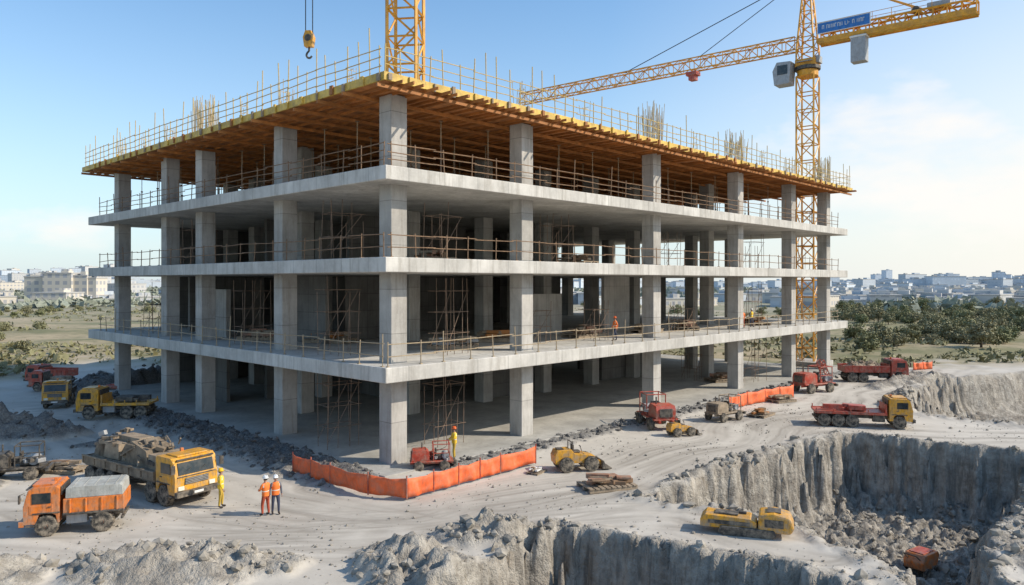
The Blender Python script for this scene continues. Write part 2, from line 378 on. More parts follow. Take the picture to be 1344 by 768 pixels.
for i in range(44): e.box((-2.0+i*1.46+random.uniform(-.2,.2),-o_-.06,20.38+random.uniform(-.05,.05)),(random.uniform(.08,.3),.1,random.uniform(.3,.6)),random.choice((YED,TIM,TAN)))
for i in range(30): e.box((-o_-.06,-2.0+i*1.46+random.uniform(-.2,.2),20.38+random.uniform(-.05,.05)),(.1,random.uniform(.08,.3),random.uniform(.3,.6)),random.choice((YED,TIM,TAN)))
e.build('roof_edge_board',bld,bev=.01)
jms=[MB().box((0,(VE-2)/2+s,20.09),(w_,VE+3.9-abs(s)*2,.15),TIM).mesh('joist') for w_,s in((.07,0),(.11,0),(.05,0),(.16,0))]
for i in range(84): link(random.choice(jms),'joist',bld,(-1.95+i*.77+random.uniform(-.3,.3),random.uniform(-.35,.15),random.uniform(0,.015)))
gm=MB().box(((UE-2)/2,0,19.92),(UE+3.4,.12,.18),TIM).mesh('bearer')
for i in range(19): link(gm,'bearer',bld,(random.uniform(-.2,.2),-1.7+i*2.46+random.uniform(-.5,.5),0))
MB().box(((UE-2)/2,(VE-2)/2,20.40),(UE+2,VE+2,.08),CONCS).build('roof_slab',bld)

def railing(u0,v0,u1,v1,z,hgt,step,mat,label,rails=2,tall=.15,extra=.5):
    P=Vector(W(u0,v0,z));Q=Vector(W(u1,v1,z)); L=(Q-P).length; a=math.atan2(Q.y-P.y,Q.x-P.x)
    rt=root('guard_railing',label,'railing',P,a,'guard railings along slab edges')
    for k in range(rails):
        zz=hgt*(k+1)/rails-.03; mb=MB(); n=max(2,int(L/3))
        for j in range(n):
            mb.cyl((L*j/n,random.uniform(-.02,.02),zz+random.uniform(-.06,.06)),(L*(j+1)/n+.15,random.uniform(-.02,.02),zz+random.uniform(-.06,.06)),.028,mat,5)
        mb.build('rail',rt)
    pms=[MB().cyl((0,0,0),(0,0,hgt+x),.032,mat,6).box((0,0,.02),(.16,.16,.04),mat).mesh('post') for x in(.1,extra,extra*.55)]
    n=int(L/step)
    for j in range(n+1):
        o=link(pms[random.choice((1,2)) if random.random()<tall else 0],'post',rt,(max(0,min(L,j*L/n+random.uniform(-.3,.3)*step*.5)),0,0))
        o.rotation_euler=(random.uniform(-.04,.04),random.uniform(-.04,.04),0)
for i,(z0,z1) in enumerate(LV):
    lab='tan brown steel guard railing along open concrete slab edge'
    mt=RUST if i else GALV
    railing(-1.7,-1.75,UE-2.3,-1.75,z1,1.2,1.9,mt,lab,3 if i>1 else 2,.12 if i<2 else .35,.9)
    railing(-1.75,-1.5,-1.75,VE-2.3,z1,1.2,1.9,mt,lab,3 if i>1 else 2,.12 if i<2 else .35,.9)
lab='yellow guard railing with tall posts along roof formwork edge'
railing(-2.2,-2.2,UE+.1,-2.2,20.59,1.35,1.0,YST,lab,3,.5,1.2)
railing(-2.2,-1.9,-2.2,VE+.1,20.59,1.35,1.0,YST,lab,3,.5,1.2)
railing(UE+.1,-2.0,UE+.1,VE+.1,20.59,1.3,2.6,YST,lab,2,.2,.8)
for (u,v) in [(0,4),(0,11.4),(0,17),(0,23.2),(0,29.7),(0,35),(0,40.4),(10.3,0),(17,0),(25.45,0),(32,0),(39.5,0),(45,0),(51.2,0),(60.6,0),(25.45,11.4),(10.3,23.2)]:
    big=(u,v) in((0,23.2),(25.45,0),(39.5,0),(60.6,0)); mid=(u in US and v in VS); mb=MB(); n=54 if big else (12 if mid else 4)
    for i in range(n):
        a=6.283*i/n; rr=random.uniform(.5,.9) if big else .4; x,y=rr*max(-.8,min(.8,1.3*math.cos(a))),rr*max(-.8,min(.8,1.3*math.sin(a)))
        mb.cyl((x,y,0),(x+random.uniform(-.2,.2),y+random.uniform(-.2,.2),random.uniform(2.4,3.8) if big else random.uniform(1.3,2.7)),.024,REB,4)
    for z in(.4,.9,1.4,1.9): mb.box((0,0,z),(1.3 if big else .6,.03,.03),REB).box((0,0,z+.04),(.03,1.3 if big else .6,.03),REB)
    o=mb.build('rebar_cage',None,W(u,v,20.44),rz=TH); tag(o,'vertical straw coloured steel reinforcement bars rising from roof deck','rebar','rebar starter cages on the roof')
pm=MB().cyl((0,0,0),(0,0,2.2),.045,SRU,6).cyl((0,0,2.2),(0,0,3.68),.03,GALV,6).box((0,0,.02),(.25,.25,.04),RUST).box((0,0,3.7),(.25,.25,.04),RUST).box((0,0,2.2),(.14,.14,.1),RUST).mesh('shoring_prop')
for i in range(17):
    for j in range(11):
        u=1.2+i*3.65+random.uniform(-.3,.3);v=1.2+j*3.75+random.uniform(-.3,.3)
        if i>2 and j>4 and random.random()<.5: continue
        if min(abs(u-a) for a in US)<.8 and min(abs(v-a) for a in VS)<.8: continue
        if u>61 or v>41: continue
        o=link(pm,'shoring_prop',None,W(u,v,15.99)); tag(o,'thin rusty steel prop standing under roof formwork','steel prop','shoring props under the formwork')
def scaffold(u,v,z,h,w=2.0,d=1.3,label='thin brown steel scaffold frame standing between concrete slabs'):
    mb=MB(); n=max(2,int(h/1.4))
    for x in(-w/2,-w/6,w/4,w/2):
        for y in(-d/2,d/2):
            if random.random()<.9: mb.cyl((x+random.uniform(-.12,.12),y,0),(x+random.uniform(-.1,.1),y,h*random.choice((1,1,1,.8,.65))),.021,SRU,5)
    br=MB()
    for k in range(1,n+1):
        zz=h*k/(n+.6)
        for y in(-d/2,d/2): br.cyl((-w/2-.2,y,zz),(w/2+.2,y,zz),.018,SRU,5)
        for x in(-w/2,w/2): br.cyl((x,-d/2-.02,zz),(x,d/2+.02,zz),.018,SRU,5)
    for y in(-d/2,d/2): br.cyl((-w/2,y,h*.1),(w/2,y,h*n/(n+.6)),.018,SRU,5)
    rt=root('scaffold_frame',label,'scaffold',W(u,v,z),TH+random.uniform(-.2,.2),'scaffold frames inside the building')
    mb.build('upright',rt); br.build('brace',rt)
for u,v,f,hh in [(.2,5.6,0,4.5),(.2,5.6,1,4.7),(.4,5.5,2,3.6),(5,1.5,0,4.4),(5.4,1.5,1,4.6),(5,1.6,2,3.5),(16.5,2.2,2,3.6),(15,3,1,3),(31,2,2,3),(33.5,2,1,2.6),(45,1.2,1,4.4),(45.5,1.0,0,4.4),(55.6,1.2,1,4.4),(55.5,1.2,0,4.4),(42,6,0,3.2),(.6,17,1,4.5),(.8,26,2,3.6),(.8,34,1,4.4),(20,1.5,1,3.0),(55.5,1.2,2,3.5),(46,1.4,2,3.5)]:
    scaffold(u,v,fl[f][0]+.0,hh)

# ------------------------------------------------ cranes
def lattice(mb,p,q,w,d,step,th,mat,up=Vector((0,0,1))):
    p=Vector(p);q=Vector(q);ax=(q-p).normalized();L=(q-p).length
    s=ax.cross(up)
    if s.length<.1: s=Vector((1,0,0))
    s.normalize(); t=s.cross(ax).normalized()
    C=[(s*a*w/2+t*b_*d/2) for a,b_ in((-1,-1),(1,-1),(1,1),(-1,1))]
    for c in C: mb.cyl(p+c,q+c,th,mat,4)
    n=max(1,round(L/step))
    for i in range(n+1):
        a=p+ax*L*i/n
        for k in range(4): mb.cyl(a+C[k],a+C[(k+1)%4],th*.6,mat,4)
        if i<n:
            b_=p+ax*L*(i+1)/n
            for k in range(4):
                k1,k2=(k,(k+1)%4) if i%2 else ((k+1)%4,k)
                mb.cyl(a+C[k1],b_+C[k2],th*.6,mat,4)
def hookblock(rt,x,z,name='hook_block'):
    hb=MB().prof([(x-.28,z+.6),(x+.28,z+.6),(x+.38,z+1.25),(x+.2,z+1.7),(x-.2,z+1.7),(x-.38,z+1.25)],-.22,.22,YEL)
    hb.cyl((x,-.26,z+1.2),(x,.26,z+1.2),.24,DRK,14).build(name,rt,bev=.03)
    hk=MB(); pts=[(0,.6),(0,.35),(.14,.22),(.2,.05),(.1,-.12),(-.08,-.14),(-.2,0)]
    for a,b_ in zip(pts,pts[1:]): hk.cyl((x+a[0],0,z+a[1]),(x+b_[0],0,z+b_[1]),.07,DRK,6)
    hk.build('hook',rt)
cz=ht(35.1,89)
cr=root('tower_crane','tall yellow lattice tower crane with long jib beside the building','tower crane',(35.1,89,cz),R(-39.5))
mb=MB(); lattice(mb,(0,0,0),(0,0,34.2),2.0,2.0,2.0,.11,CY); mb.build('mast',cr)
MB().box((0,0,.2),(4.5,4.5,.7),CONC).build('base_footing',cr,bev=.03)
sw=MB().cyl((0,0,34.2),(0,0,34.9),1.2,CY,16).cyl((0,0,34.95),(0,0,35.35),1.45,DRK,16).box((0,0,35.75),(2.3,2.1,.8),CY)
lattice(sw,(0,0,36.1),(0,0,37.4),2.0,2.0,1.3,.12,CY); sw.box((1.25,0,36.0),(.5,1.2,.8),GRY).box((0,-1.2,35.8),(1.8,.4,.08),GRY).build('slewing_unit',cr,bev=.03)
mb=MB()
for a in(-1,1):
    for b_ in(-1,1): mb.cyl((a*1.0,b_*1.0,37.2),(a*.25,b_*.25,46.5),.12,CY,5)
for i in range(6):
    t0=i/6;t1=(i+1)/6;z0=37.2+9.3*t0;z1=37.2+9.3*t1;r0=1-.75*t0;r1=1-.75*t1
    for k in range(4):
        c4=[(-1,-1),(1,-1),(1,1),(-1,1)];A=c4[k];B=c4[(k+1)%4]
        mb.cyl((A[0]*r0,A[1]*r0,z0),(B[0]*r1,B[1]*r1,z1),.06,CY,4).cyl((A[0]*r1,A[1]*r1,z1),(B[0]*r1,B[1]*r1,z1),.06,CY,4)
mb.build('tower_top',cr)
mb=MB(); lattice(mb,(-1.3,0,38.3),(-43.5,0,38.3),1.3,1.5,1.5,.09,CY); mb.build('jib',cr)
mb=MB(); lattice(mb,(1.3,0,38.5),(17.3,0,38.5),1.5,1.3,1.3,.13,CY)
mb.box((9.3,-.80,37.95),(16,.14,.62),CY).box((9.3,.80,37.95),(16,.14,.62),CY).box((9.3,0,37.85),(16,1.4,.06),YED)
for s in(-.8,.8):
    mb.box((9.3,s,40.05),(16,.04,.05),CY)
    for i in range(9): mb.box((1.4+i*1.97,s,39.6),(.05,.05,.9),CY)
mb.build('counter_jib',cr,bev=0)
MB().box((5.9,-.5,36.2),(1.6,1.3,3.0),GRY).box((5.9,-.5,37.55),(1.8,1.5,.2),WHT).build('counterweight',cr,bev=.06)
MB().box((13.8,0,39.5),(2.2,1.2,.6),GRY).cyl((11.6,-.5,39.4),(11.6,.5,39.4),.4,DRK,12).build('winch',cr,bev=.05)
oc=MB().prof([(-3.3,33.3),(-1.5,33.3),(-1.3,35.9),(-3.0,36.0),(-3.5,35)],-2.0,-.2,GRY).build('operator_cab',cr,bev=.06)
MB().box((-2.3,-2.03,35),(1.2,.04,1.1),GLS).build('cab_window',oc)
sg=MB().box((4.3,-1.0,39.3),(5.6,.12,1.15),BLU).box((4.3,-1.0,39.3),(5.8,.08,1.3),WHT)
x=2.0
random.seed(3)
while x<6.5:
    sg.box((x,-1.075,39.35),(.05,.02,.42),WHT)
    if random.random()<.7: sg.box((x+.1,-1.075,39.35+random.choice((-.19,0,.19))),(.16,.02,.06),WHT)
    if random.random()<.6: sg.box((x+.18,-1.075,39.35),(.05,.02,.42),WHT)
    x+=.3 if random.random()<.85 else .5
sg.build('sign_board',cr)
cb=MB().cyl((0,0,46.4),(-25,0,39.1),.06,CAB,5).cyl((0,0,46.4),(-14,0,39.1),.05,CAB,5).cyl((0,0,46.4),(12.5,.4,39.2),.07,CY,5).cyl((0,0,46.4),(12.5,-.4,39.2),.07,CY,5)
cb.build('tie_cable',cr)
MB().box((-14.7,0,37.1),(1.5,1.3,.5),RED).box((-14.7,0,36.6),(.9,1.0,.7),RED).build('trolley',cr,bev=.05)
c2=root('tower_crane','yellow lattice crane mast rising above the roof with hanging hook','tower crane',(-7.1,50,20.44),R(172))
mb=MB(); lattice(mb,(0,0,.15),(0,0,24),1.95,1.95,1.9,.12,CY); mb.build('mast',c2)
MB().box((0,0,.1),(3,3,.2),CY).build('base_frame',c2)
mb=MB(); lattice(mb,(-10,0,24.6),(22,0,24.6),1.3,1.3,2,.1,CY); mb.build('jib',c2)
MB().box((-9,0,23.2),(2,1.3,2),GRY).build('counterweight',c2,bev=.05)
MB().box((6.75,0,23.8),(1.2,1.2,.4),RED).build('trolley',c2)
hookblock(c2,6.75,4.9)
MB().cyl((6.5,0,6.5),(6.5,0,23.7),.035,CAB,5).cyl((7.0,0,6.5),(7.0,0,23.7),.035,CAB,5).build('hoist_rope',c2)

# ------------------------------------------------ wheels and vehicles
_wh={}
def wheel(rt,x,y,r,w=.3,rimmat=GRY):
    key=(round(r,2),w,rimmat.name)
    if key not in _wh:
        t=MB().lathe([(r*.62,-w/2),(r*.9,-w/2),(r,-w*.36),(r,w*.36),(r*.9,w/2),(r*.62,w/2)],RUB,24)
        for i in range(24):
            a=6.283*i/24
            t.box((r*math.cos(a),0,r*math.sin(a)),(.035,w*.8,.05),RUB,Matrix.Rotation(-a,3,'Y'))
        q=MB().lathe([(r*.63,-w*.47),(r*.5,-w*.3),(r*.2,-w*.35),(r*.16,-w*.52),(r*.16,w*.52),(r*.2,w*.35),(r*.5,w*.3),(r*.63,w*.47)],rimmat,18)
        for i in range(6):
            a=6.283*i/6
            for s in(-1,1): q.cyl((r*.36*math.cos(a),s*w*.28,r*.36*math.sin(a)),(r*.36*math.cos(a),s*w*.36,r*.36*math.sin(a)),r*.06,DRK,6)
        _wh[key]=(t.mesh('wheel'),q.mesh('rim'))
    a,b_=_wh[key]; o=link(a,'wheel',rt,(x,y,r)); link(b_,'rim',o)
def heap(x0,x1,y0,y1,z,hgt,mat,seed=1,n=26):
    rs=random.Random(seed); vs=[];fs=[]
    for i in range(n+1):
        for j in range(n+1):
            a=i/n;b_=j/n; e_=min(1,4*min(a,1-a))*min(1,4*min(b_,1-b_))
            vs.append((x0+(x1-x0)*a,y0+(y1-y0)*b_,z+hgt*e_*(.62+.38*math.sin(6.1*a+seed)*math.cos(3*b_+seed))*rs.uniform(.75,1.15)))
    for i in range(n):
        for j in range(n):
            k=i*(n+1)+j; fs.append((k,k+1,k+n+2,k+n+1))
    m_=MB().add(vs,fs,mat)
    for k in range(40):
        i=rs.randint(4,n-4); j=rs.randint(5,n-5); p=vs[i*(n+1)+j]; s=rs.uniform(.1,.26)
        m_.box((p[0],p[1],p[2]+s*.1),(s*1.6,s,s*.8),mat,Matrix.Rotation(rs.random()*3,3,Vector((rs.random(),rs.random(),1)).normalized()))
    return m_
def machinery(x0,x1,h,z,seed):
    rs=random.Random(seed); m_=MB(); L=x1-x0
    m_.box((x0+L*.5,0,z+.2),(L*.92,h*1.6,.3),BED).box((x0+L*.28,0,z+.8),(L*.30,h*1.4,.85),TAN).prof([(x0+L*.45,z+.3),(x0+L*.84,z+.3),(x0+L*.80,z+1.15),(x0+L*.6,z+1.5),(x0+L*.5,z+1.2)],-h*.65,h*.65,BED)
    m_.prof([(x0+L*.05,z+.3),(x0+L*.2,z+.3),(x0+L*.24,z+1.1),(x0+L*.1,z+1.0)],-h*.7,h*.7,BED).box((x0+L*.42,.2,z+1.3),(L*.3,h*.7,.4),TAN)
    m_.box((x0+L*.9,0,z+.6),(L*.1,h*1.4,.9),TAN)
    for k in range(60): m_.box((x0+L*rs.uniform(.06,.94),rs.uniform(-h*.8,h*.8),z+rs.uniform(.35,1.5)),(rs.uniform(.12,.5),rs.uniform(.08,.4),rs.uniform(.06,.26)),rs.choice((TAN,BED,BED,LOAD,GRY,DRK)),Matrix.Rotation(rs.uniform(-.8,.8),3,'Z')@Matrix.Rotation(rs.uniform(-.4,.4),3,'Y'))
    for k in range(22):
        a=Vector((x0+L*rs.uniform(.1,.9),rs.uniform(-h*.8,h*.8),z+rs.uniform(.5,1.5))); m_.cyl(a,a+Vector((rs.uniform(-1,1),rs.uniform(-.4,.4),rs.uniform(-.4,.4))),rs.uniform(.02,.06),rs.choice((DRK,BED,TAN)),6)
    return m_
def truck(name,label,cat,loc,ang,cab=YEL,bed=TAN,kind='dump',L=8,Wd=2.3,sc=1,axles=3,cabl=1.9,rim=GRY,load=TAN,hb=1.0,lh=.75):
    rt=root(name,label,cat,(loc[0],loc[1],loc[2] if len(loc)>2 else ht(*loc[:2])),ang,None,sc)
    h=Wd/2; xf=L/2; xr=-L/2; cx0=xf-cabl; r=.5
    MB().box((0-.1,.42,.78),(L-.4,.14,.24),DRK).box((-.1,-.42,.78),(L-.4,.14,.24),DRK).box((cx0-.7,h-.45,.72),(.9,.45,.5),GRY).box((cx0-.7,-h+.45,.72),(.9,.45,.5),DRK)\
        .cyl((cx0-.1,-h*.3,.9),(cx0-.1,-h*.3,2.0),.09,DRK,8).box((xr+.1,0,.6),(.12,Wd*.9,.14),DRK).build('chassis',rt,bev=.02)
    c=MB().prof([(cx0,.62),(xf-1.42,.62),(xf-1.35,1.0),(xf-1.05,1.17),(xf-.65,1.07),(xf-.48,.62),(xf,.62),(xf+.02,1.45),(xf-.18,2.22),(xf-.38,2.36),(cx0+.1,2.38),(cx0,2.25)],-h,h,cab)
    c.box((xf-cabl/2,0,2.4),(cabl*.6,Wd*.7,.08),cab)
    c.box((xf+.035,0,1.47),(.03,Wd*.9,.05),DRK)
    for s in(-1,1): c.box((xf-.95,s*(h-.02),1.13),(1.15,.12,.06),DRK).box((xf-.35,s*(h+.02),.55),(.5,.12,.06),DRK)
    c.box((cx0+.35,0,2.5),(.14,.14,.18),ORG).box((cx0-.06,0,2.1),(.06,Wd*.8,.4),DRK).box((xf-.12,0,2.26),(.12,Wd*.86,.06),DRK)
    cabo=c.build('cab',rt,bev=.06)
    sl=math.atan2(.2,.77)
    MB().box((xf-.06,0,1.84),(.03,Wd*.82,.58),GLS,Matrix.Rotation(-sl,3,'Y')).build('windscreen',cabo)
    wp=MB()
    for y in(-.5,.3): wp.box((xf+.0,y,1.72),(.02,.5,.02),DRK,Matrix.Rotation(.5,3,'X'))
    wp.build('wiper',cabo)
    for s in(-1,1):
        MB().box((xf-.75,s*(h+.012),1.84),(.8,.03,.5),GLS).build('side_window',cabo,bev=.01)
        d=MB().box((xf-.74,s*(h+.008),1.32),(.98,.03,.42),cab).build('door',cabo,bev=.012)
        MB().box((xf-1.1,s*(h+.04),1.42),(.16,.04,.04),DRK).build('handle',d)
        MB().box((xf+.03,s*(h-.32),.92),(.06,.32,.2),LMP).build('headlight',cabo,bev=.02)
        MB().box((xf+.12,s*(h+.16),1.9),(.06,.2,.4),DRK).cyl((xf-.05,s*h,2.15),(xf+.12,s*(h+.16),2.1),.02,DRK,5).build('mirror',cabo)
    g=MB().box((xf+.03,0,1.22),(.03,Wd*.55,.3),DRK)
    for k in range(4): g.box((xf+.05,0,1.11+k*.075),(.03,Wd*.53,.02),GRY)
    g.build('grille',cabo)
    MB().box((xf+.1,0,.66),(.22,Wd*1.0,.26),DRK if kind!='box' else cab).box((xf+.22,0,.66),(.02,.5,.12),WHT).build('bumper',rt,bev=.03)
    ax=[xf-.95]
    if kind in('flat',): ax+= [xr+.7,xr+1.75] + ([xr+2.8] if axles>3 else [])
    elif axles==3: ax+=[xr+.8,xr+1.9]
    elif axles==4: ax+=[xr+.8,xr+1.85,xf-2.1]
    elif axles==5: ax+=[xr+.7,xr+1.75,xr+2.8,xf-2.1]
    else: ax+=[xr+.95]
    for a in ax:
        for s in(-1,1): wheel(rt,a,s*(h-.14),r,.34,rim)
        MB().cyl((a,-h+.3,r),(a,h-.3,r),.07,DRK,8).build('axle',rt)
    mg=MB()
    for a in ax[1:]:
        for s in(-1,1): mg.box((a,s*(h-.17),2*r+.03),(.85,.34,.03),DRK)
    mg.build('mudguard',rt)
    b0,b1=xr,cx0-.15
    if kind=='dump':
        z0=1.05; t=MB().box(((b0+b1)/2,0,z0+.04),(b1-b0,Wd*.98,.1),bed)
        for s in(-1,1):
            t.box(((b0+b1)/2,s*(h-.04),z0+hb/2+.06),(b1-b0,.07,hb),bed)
            n=6
            for i in range(n+1): t.box((b0+.06+(b1-b0-.12)*i/n,s*(h+.02),z0+hb/2+.06),(.09,.06,hb),bed)
            t.box(((b0+b1)/2,s*(h+.02),z0+hb+.06),(b1-b0,.1,.09),bed)
        t.box((b1-.04,0,z0+hb/2+.16),(.08,Wd*.94,hb+.2),bed)
        t.build('dump_bed',rt,bev=.012)
        MB().box((b0+.03,0,z0+hb/2+.06),(.07,Wd*.94,hb*.9),bed).build('tailgate',rt,bev=.012)
        if load=='mach': machinery(b0+.1,b1-.1,h,z0+.1,4).build('machinery_cargo',rt,bev=.03)
        elif load: heap(b0+.1,b1-.1,-h+.1,h-.1,z0+hb*.75,lh,load,int(L*7)).build('load',rt)
    elif kind=='box':
        t=MB().box(((b0+b1)/2,0,1.35),(b1-b0,Wd*.98,.75),bed)
        for s in(-1,1):
            for i in range(4): t.box((b0+.3+(b1-b0-.6)*i/3,s*(h),1.35),(.1,.07,.72),bed)
            t.box(((b0+b1)/2,s*(h+.01),1.0),((b1-b0),.06,.12),DRK)
        t.build('cargo_body',rt,bev=.03)
        cv=MB().prof([(b0+.05,1.735),(b1-.1,1.735),(b1-.12,2.22),(b1-.2,2.28),(b0+.2,2.26),(b0+.08,2.18)],-h*.95,h*.95,TAR)
        for i in range(5): cv.box((b0+.4+i*(b1-b0-.8)/4,0,2.28),(.05,Wd*.9,.03),TAR)
        cv.build('tarpaulin_cover',rt,bev=.05)
    elif kind=='flat':
        t=MB().box(((b0+b1)/2,0,1.13),(b1-b0,Wd*.98,.16),bed).box((b1-.05,0,1.5),(.1,Wd*.95,.8),bed)
        for s in(-1,1):
            t.box(((b0+b1)/2,s*h,1.14),(b1-b0,.08,.22),bed)
            for i in range(5): t.box((b0+.1+(b1-b0-.2)*i/4,s*(h),1.3),(.08,.08,.35),bed)
        t.build('flatbed',rt,bev=.015)
        if load:
            q=MB(); rr=random.Random(5)
            for i in range(9): q.box((b0+.6+rr.random()*(b1-b0-1.4),rr.uniform(-.6,.6),1.2+rr.uniform(.1,.3)),(rr.uniform(.5,1.6),rr.uniform(.2,.7),rr.uniform(.12,.4)),load,rr.uniform(-.3,.3))
            q.build('load',rt,bev=.02)
    return rt
def loader(name,label,loc,ang,col=YEL,sc=1,cabin=True):
    rt=root(name,label,'construction machine',(loc[0],loc[1],ht(*loc)),ang,None,sc)
    for x in(-.75,.75):
        for s in(-1,1): wheel(rt,x,s*.62,.42,.3,col)
    MB().prof([(-1.35,.45),(.95,.45),(1.05,.8),(.35,.95),(-.2,1.0),(-.4,1.25),(-1.25,1.2),(-1.4,.9)],-.45,.45,col).box((-1.0,0,1.26),(.4,.5,.04),DRK).build('body',rt,bev=.06)
    MB().box((0,0,1.05),(.45,.45,.12),DRK).box((-.22,0,1.28),(.1,.45,.4),DRK).build('seat',rt,bev=.04)
    f=MB()
    for s in(-1,1): f.cyl((-.35,s*.4,.95),(-.35,s*.4,1.65),.03,DRK,6)
    f.cyl((-.35,-.4,1.65),(-.35,.4,1.65),.03,DRK,6)
    f.build('roll_bar',rt)
    MB().cyl((.4,0,.95),(.25,0,1.35),.025,DRK,6).cyl((.25,-.14,1.35),(.25,.14,1.35),.025,DRK,6).build('steering_column',rt)
    for s in(-1,1): MB().prof([(.3,.85),(.35,1.0),(1.35,.55),(1.5,.3),(1.38,.28),(1.25,.42)],s*.36-.05,s*.36+.05,col).build('lift_arm',rt)
    MB().prof([(1.4,.1),(1.95,.06),(2.0,.12),(1.6,.2),(1.5,.55),(1.4,.55)],-.68,.68,DRK).build('bucket',rt,bev=.01)
    return rt
def rig(name,label,loc,ang,col=RED,sc=1,mast=0,seed=0):
    rr=random.Random(seed)
    rt=root(name,label,'construction machine',(loc[0],loc[1],ht(*loc)),ang,None,sc)
    for x in(-1.0,.9):
        for s in(-1,1): wheel(rt,x,s*.75,.36,.26,GRY)
    MB().box((0,.4,.55),(3.2,.14,.18),col).box((0,-.4,.55),(3.2,.14,.18),col).box((0,0,.66),(3.1,1.5,.08),col).box((1.7,0,.5),(.2,1.5,.2),DRK).build('chassis',rt,bev=.02)
    MB().prof([(-1.5,.71),(-.2,.71),(-.2,1.3),(-.45,1.5),(-1.4,1.45),(-1.5,1.2)],-.6,.6,col).box((-1.52,0,1.05),(.04,.8,.5),DRK).cyl((-.7,.3,1.4),(-.7,.3,1.9),.05,DRK,8).build('engine_housing',rt,bev=.04)
    f=MB()
    for x in(.1,1.3):
        for s in(-1,1): f.cyl((x,s*.6,.7),(x,s*.6,1.9),.035,col,6)
    for s in(-1,1): f.cyl((.1,s*.6,1.9),(1.3,s*.6,1.9),.035,col,6).cyl((.1,s*.6,1.25),(1.3,s*.6,1.25),.03,col,6)
    for x in(.1,1.3): f.cyl((x,-.6,1.9),(x,.6,1.9),.035,col,6)
    f.build('frame_cage',rt)
    MB().box((.5,0,.9),(.5,.6,.35),DRK).box((.3,0,1.25),(.12,.55,.5),DRK).build('seat',rt,bev=.04)
    q=MB().cyl((1.0,-.45,1.0),(1.0,.45,1.0),.25,GRY,14)
    for k in range(8): q.box((rr.uniform(-.1,1.4),rr.uniform(-.5,.5),rr.uniform(.75,1.1)),(rr.uniform(.2,.5),rr.uniform(.2,.5),rr.uniform(.1,.3)),rr.choice((DRK,GRY,col)),rr.random())
    for k in range(4): q.cyl((rr.uniform(-1.2,1.4),rr.uniform(-.6,.6),rr.uniform(.8,1.5)),(rr.uniform(-1.2,1.4),rr.uniform(-.6,.6),rr.uniform(.8,1.7)),.03,DRK,6)
    q.build('hose_reel',rt,bev=.02)
    if mast: 
        m_=MB(); lattice(m_,(1.5,0,.7),(1.2-mast*.3,0,.7+mast),.4,.4,.5,.04,col); m_.build('mast',rt)
    return rt
truck('covered_truck','small orange truck with flat grey cover over its cargo body','truck',(-17.6,30.5),R(198),ORG,ORG,'box',4.3,2.0,.82,2,1.5,ORG)
truck('dump_truck','dusty multi-axle truck with dark yellow cab carrying tan machinery','dump truck',(-17.5,36.0),R(-34),YEL,BED,'dump',8.6,2.3,.92,5,1.6,GRY,'mach',.4,1.15)
truck('utility_truck','yellow truck with dark steel parts on its deck','truck',(-28.9,55.0),R(186),YEL,YEL,'flat',5.6,2.1,.9,3,1.7,GRY,DRK)
truck('compact_dumper','small yellow and black site truck','truck',(-36.4,60.3),R(-70),YEL,DRK,'dump',3.6,2.0,.9,2,1.5,GRY,None,.5)
truck('tipper_truck','red tipper truck parked at the edge of the scrub','truck',(-44.8,73),R(175),RED,RED,'dump',5.2,2.3,.8,2,1.7,GRY,None,.8)
truck('low_truck','low red flatbed truck beside gravel bank','truck',(-42.0,68.5),R(185),RED,DRK,'flat',4.4,2.1,.75,2,1.5,GRY,TAN)
rig('drill_cart','dusty dark wheeled drilling cart with steel parts',(-25.3,38.2),R(20),DRK,.9,0,3)
rig('pump_cart','red wheeled pump machine beside corner column',(-4.3,40.1),R(10),RED,.72,0,4)
loader('compact_loader','small low yellow compact loader on dusty ground',(3.4,40.0),R(14),YEL,.92)
rig('drill_rig','red wheeled drilling machine near slab edge',(10.0,51.8),R(100),RED,1.15,0,8)
loader('mini_loader','small low yellow loader beside red drilling machine',(11.0,48.8),R(20),YEL,.68,False)
rig('mixing_machine','dusty brown and yellow mixing machine near slab edge',(15.4,54.4),R(35),TAN,.9,0,11)
rig('winch_machine','red winch machine beside the barrier',(27.4,68.2),R(25),RED,1.2,1.6,12)
truck('dump_truck','red dump truck with grey load driving on site road','dump truck',(36.2,75.3),R(-5),RED,RED,'dump',6.4,2.3,.95,3,1.7,GRY,TAN,.6)
truck('flatbed_truck','red flatbed truck with yellow cab and empty deck','truck',(24.3,52.3),R(-14),YEL,RED,'flat',7.2,2.3,.86,4,1.7,RED,RED)
def crawler(loc,ang):
    rt=root('crawler_machine','long low yellow tracked machine parked on strip between pits','construction machine',(loc[0],loc[1],ht(*loc)),ang)
    for s in(-1,1): MB().prof([(-1.1,.12),(-.95,0),(.9,0),(1.1,.15),(1.0,.34),(-1.0,.34)],s*.5-.14,s*.5+.14,DRK).build('track',rt,bev=.03)
    MB().prof([(-1.8,.22),(.35,.22),(.35,.55),(.1,.66),(-1.6,.7),(-1.8,.5)],-.5,.5,YEL).box((-.7,-.51,.45),(1.6,.02,.16),DRK).build('body',rt,bev=.06)
    MB().box((-.8,0,.72),(.9,.5,.06),DRK).box((-.2,.2,.70),(.3,.2,.12),DRK).build('engine_grille',rt,bev=.02)
    MB().prof([(.4,.22),(1.6,.22),(1.75,.45),(1.6,.85),(1.0,.98),(.42,.88)],-.58,.58,YEL).build('engine_housing',rt,bev=.08)
    MB().box((1.0,-.59,.6),(.7,.03,.3),DRK).box((1.0,0,.97),(.5,.6,.05),DRK).build('vent',rt)
    return rt
crawler((9.4,29.9),R(-20))
